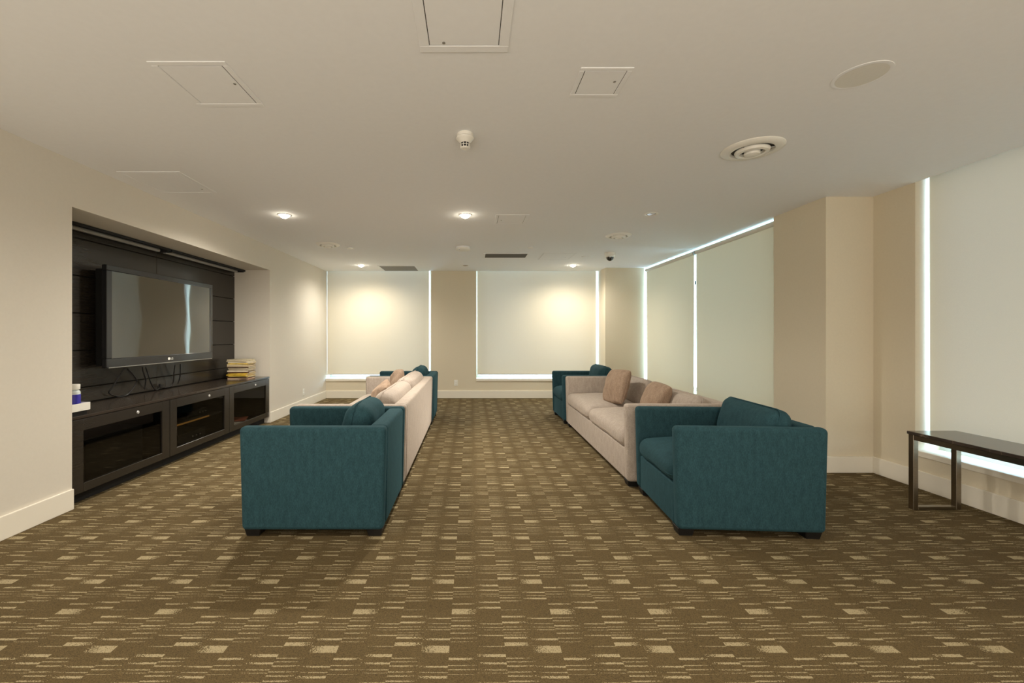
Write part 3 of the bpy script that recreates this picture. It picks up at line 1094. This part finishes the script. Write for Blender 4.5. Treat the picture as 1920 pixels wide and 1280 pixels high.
def diffuser(label, x, y, d):
    o = thing('round_diffuser', (x, y, H), label, 'air diffuser', 0, 'round ceiling diffusers')
    r = d / 2
    flip = Matrix.Scale(-1, 4, (0, 0, 1))
    def ring(prof):
        m_ = MB().lathe(prof, n=48)
        m_.bm.transform(flip)
        bmesh.ops.recalc_face_normals(m_.bm, faces=m_.bm.faces[:])
        return m_
    ring([(r, 0), (r, .004), (r * .97, .010), (r * .80, .022), (r * .70, .020), (r * .66, .004), (r * .66, 0)]).build('outer_ring', M['white'], o, smooth=True)
    ring([(r * .67, .0), (r * .67, .002), (0, .002)]).build('throat', M['vent_dark'], o)
    ring([(r * .55, .010), (r * .56, .017), (r * .52, .032), (r * .42, .036), (r * .385, .030), (r * .37, .010), (r * .55, .010)]).build('middle_ring', M['white'], o, smooth=True)
    ring([(r * .24, .003), (r * .26, .034), (r * .24, .042), (r * .15, .048), (0, .049)]).build('core', M['white'], o, smooth=True)
    m_ = MB()
    for k_ in range(3):
        a = R(90 + 120 * k_)
        m_.tube([(r * .28 * math.cos(a), r * .28 * math.sin(a), -.012), (r * .72 * math.cos(a), r * .72 * math.sin(a), -.012)], .004, 6)
    m_.build('spokes', M['grey_metal'], o)
    return o


diffuser('big round white air diffuser next to the flat ceiling speaker', 1.893, 2.872, .372)
diffuser('round white air diffuser in the ceiling near the television wall', -1.985, 5.92, .315)
diffuser('round white air diffuser in the ceiling in front of the security camera', 1.862, 5.38, .315)

sp = thing('ceiling_speaker', (1.885, 2.06, H), 'flat round speaker flush in the ceiling near the big air diffuser', 'speaker')
m_ = MB().lathe([(.116, 0), (.1155, -.002), (.101, -.0040), (.099, -.0032), (.099, 0)], n=48)
m_.build('rim', M['hatch'], sp, smooth=True)
MB().lathe([(0, -.0045), (.099, -.0035), (.099, 0)], n=48).build('grille', mat('speaker_cloth', srgb(222, 220, 212), .9, var=.03, vscale=400), sp, smooth=True)

# near smoke detector
sd = thing('smoke_detector', (-.037, 2.66, H), 'white domed smoke detector with dark slots hanging from the near ceiling', 'smoke detector')
MB().lathe([(.048, 0), (.050, -.004), (.050, -.020), (.044, -.024), (0, -.024)], n=40).build('base', M['white'], sd, smooth=True)
MB().lathe([(.054, -.024), (.056, -.028), (.054, -.034), (.047, -.039), (.037, -.052), (.031, -.059), (0, -.059)], n=40).build('body', M['white'], sd, smooth=True)
MB().lathe([(.0285, -.058), (.024, -.086), (0, -.086)], n=32).build('sensor_core', M['matt_black'], sd, smooth=True)
m_ = MB()
for k_ in range(9):
    a = 2 * math.pi * k_ / 9
    m_.box(-.0016, .0016, .0245, .0300, -.088, -.058, mat=Matrix.Rotation(a, 4, 'Z'))
m_.lathe([(.0275, -.0700), (.0305, -.0700), (.0300, -.0722), (.0275, -.0722)], n=32)
m_.build('cage', M['white'], sd)
MB().lathe([(.0275, -.0845), (.0265, -.090), (.016, -.094), (.012, -.092), (0, -.092)], n=32).build('cap', M['white'], sd, smooth=True)

# flat alarm
al = thing('smoke_alarm', (-.115, 6.10, H), 'flat round white alarm on the ceiling between the two far windows', 'smoke detector')
MB().lathe([(.098, 0), (.100, -.004), (.100, -.016), (.096, -.020)], n=40).build('base', M['hatch'], al, smooth=True)
MB().lathe([(.104, -.018), (.104, -.040), (.094, -.046), (0, -.048)], n=40).build('cover', M['white'], al, smooth=True)
MB().cyl((-.05, -.07, -.0495), .006, .006, .004, 12).build('indicator', M['vent_dark'], al)

for lab, x, y, r in (('small white sprinkler cover beside a round diffuser near the television wall', -1.735, 6.13, .048), ('small white sprinkler cover just in front of the dark vent', .85, 6.10, .042)):
    o = thing('sprinkler_cover', (x, y, H), lab, 'sprinkler cover', 0, 'sprinkler covers')
    MB().lathe([(r * .8, 0), (r * .8, -.008), (0, -.008)], n=28).build('collar', M['hatch'], o, smooth=True)
    MB().lathe([(r, -.008), (r, -.012), (r * .96, -.014), (0, -.0145)], n=28).build('plate', M['white'], o, smooth=True)
o = thing('cover_plate', (1.86, 6.83, H), 'thin flat white disc on the ceiling beside the security camera', 'ceiling disc')
MB().lathe([(.088, 0), (.088, -.003), (.084, -.006), (0, -.007)], n=36).build('plate', M['hatch'], o, smooth=True)

# security camera
sc_ = thing('security_camera', (2.125, 6.52, H), 'white dome security camera with a dark eye by the far corner pillar', 'security camera')
MB().lathe([(.082, 0), (.082, -.004), (.078, -.046), (.070, -.052), (0, -.052)], n=40).build('housing', M['white'], sc_, smooth=True)
MB().lathe([(.066, -.052), (.063, -.066), (.055, -.070)], n=40).build('trim_ring', M['white'], sc_, smooth=True)
MB().lathe([(.056, -.060), (.055, -.078), (.048, -.100), (.033, -.117), (.014, -.125), (0, -.126)], n=40).build('dome', mat('dome_dark', srgb(26, 26, 30), .06, spec=.9, var=.05), sc_, smooth=True)


def vent(label, x0, x1, y0, y1, n, dark):
    o = thing('ceiling_vent', ((x0 + x1) / 2, (y0 + y1) / 2, H), label, 'vent', 0, 'rectangular ceiling vents')
    hx, hy, t = (x1 - x0) / 2, (y1 - y0) / 2, .03
    m_ = MB().box(-hx, hx, -hy, -hy + t, -.008, 0, bev=.002, seg=1).box(-hx, hx, hy - t, hy, -.008, 0, bev=.002, seg=1)
    m_.box(-hx, -hx + t, -hy + t, hy - t, -.008, 0, bev=.002, seg=1).box(hx - t, hx, -hy + t, hy - t, -.008, 0, bev=.002, seg=1)
    m_.build('frame', M['hatch'], o)
    MB().box(-hx + t, hx - t, -hy + t, hy - t, -.001, 0).build('backing', M['vent_dark'], o)
    for k_ in range(n):
        yy = -hy + t + (2 * hy - 2 * t) * (k_ + .5) / n
        MB().box(-hx + t, hx - t, -.006, .006, -.001, .001, mat=Matrix.Translation((0, yy, -.0055)) @ Matrix.Rotation(R(-30), 4, 'X')).build('slat', M['vent_grey'] if not dark else M['vent_mid'], o)
    return o


vent('dark slotted air vent in the ceiling over the aisle', .195, .905, 6.55, 6.93, 14, True)
vent('pale grey slotted air vent in the ceiling close to the far wall', -1.70, -1.0, 7.72, 8.36, 24, False)


def downlight(label, x, y, lit, size=164, power=DOWN_POWER):
    o = thing('downlight', (x, y, H), label, 'downlight', 0, 'round recessed downlights')
    m_ = MB().lathe([(.068, 0), (.068, -.003), (.062, -.006), (.054, -.005), (.048, 0.0)], n=36)
    m_.build('trim_ring', M['white'], o, smooth=True)
    MB().lathe([(0, -.034) if lit else (0, -.0025), (.020, -.032 if lit else -.0023), (.036, -.023 if lit else -.002), (.045, -.010 if lit else -.0018), (.049, 0)], n=36).build('lens', M['lamp'] if lit else M['dead_lamp'], o, smooth=True)
    if lit:
        l = spot(0, 0, -.040, power, size)
        l.parent = o
    return o


downlight('lit downlight in the ceiling in front of the television niche', -1.95, 4.46, True)
downlight('lit downlight in the ceiling over the middle aisle', -.06, 4.46, True)
downlight('lit downlight beside the pale grey vent', -1.98, 7.69, True, 164, DOWN_POWER * .56)
downlight('lit downlight between the security camera and the far wall', 1.84, 7.69, True, 164, DOWN_POWER * .55)
downlight('dark unlit downlight in the ceiling before the window-side roller blinds', 1.87, 4.43, False)
downlight('dark unlit downlight in front of the pillar between the far windows', -.10, 7.72, False)


# ------------------------------------------------------------------ wall outlets
def outlet(label, loc, rz):
    o = thing('wall_outlet', loc, label, 'outlet', rz, 'white wall outlets')
    MB().box(-.036, .036, -.006, 0, -.058, .058, bev=.003).build('plate', M['white'], o)
    for s in (-1, 1):
        r_ = MB().box(-.017, .017, -.0085, -.005, s * .021 - .014, s * .021 + .014, bev=.003).build('socket', M['white'], o)
        MB().box(-.008, -.006, -.0092, -.008, s * .021 - .003, s * .021 + .006).box(.006, .008, -.0092, -.008, s * .021 - .003, s * .021 + .006).build('slot', M['vent_dark'], r_)
    return o


outlet('white outlet low on the wall between the two far windows', (-.295, YF, .30), 0)
outlet('white outlet low on the television wall beyond the niche', (XL, 7.27, .27), R(90))
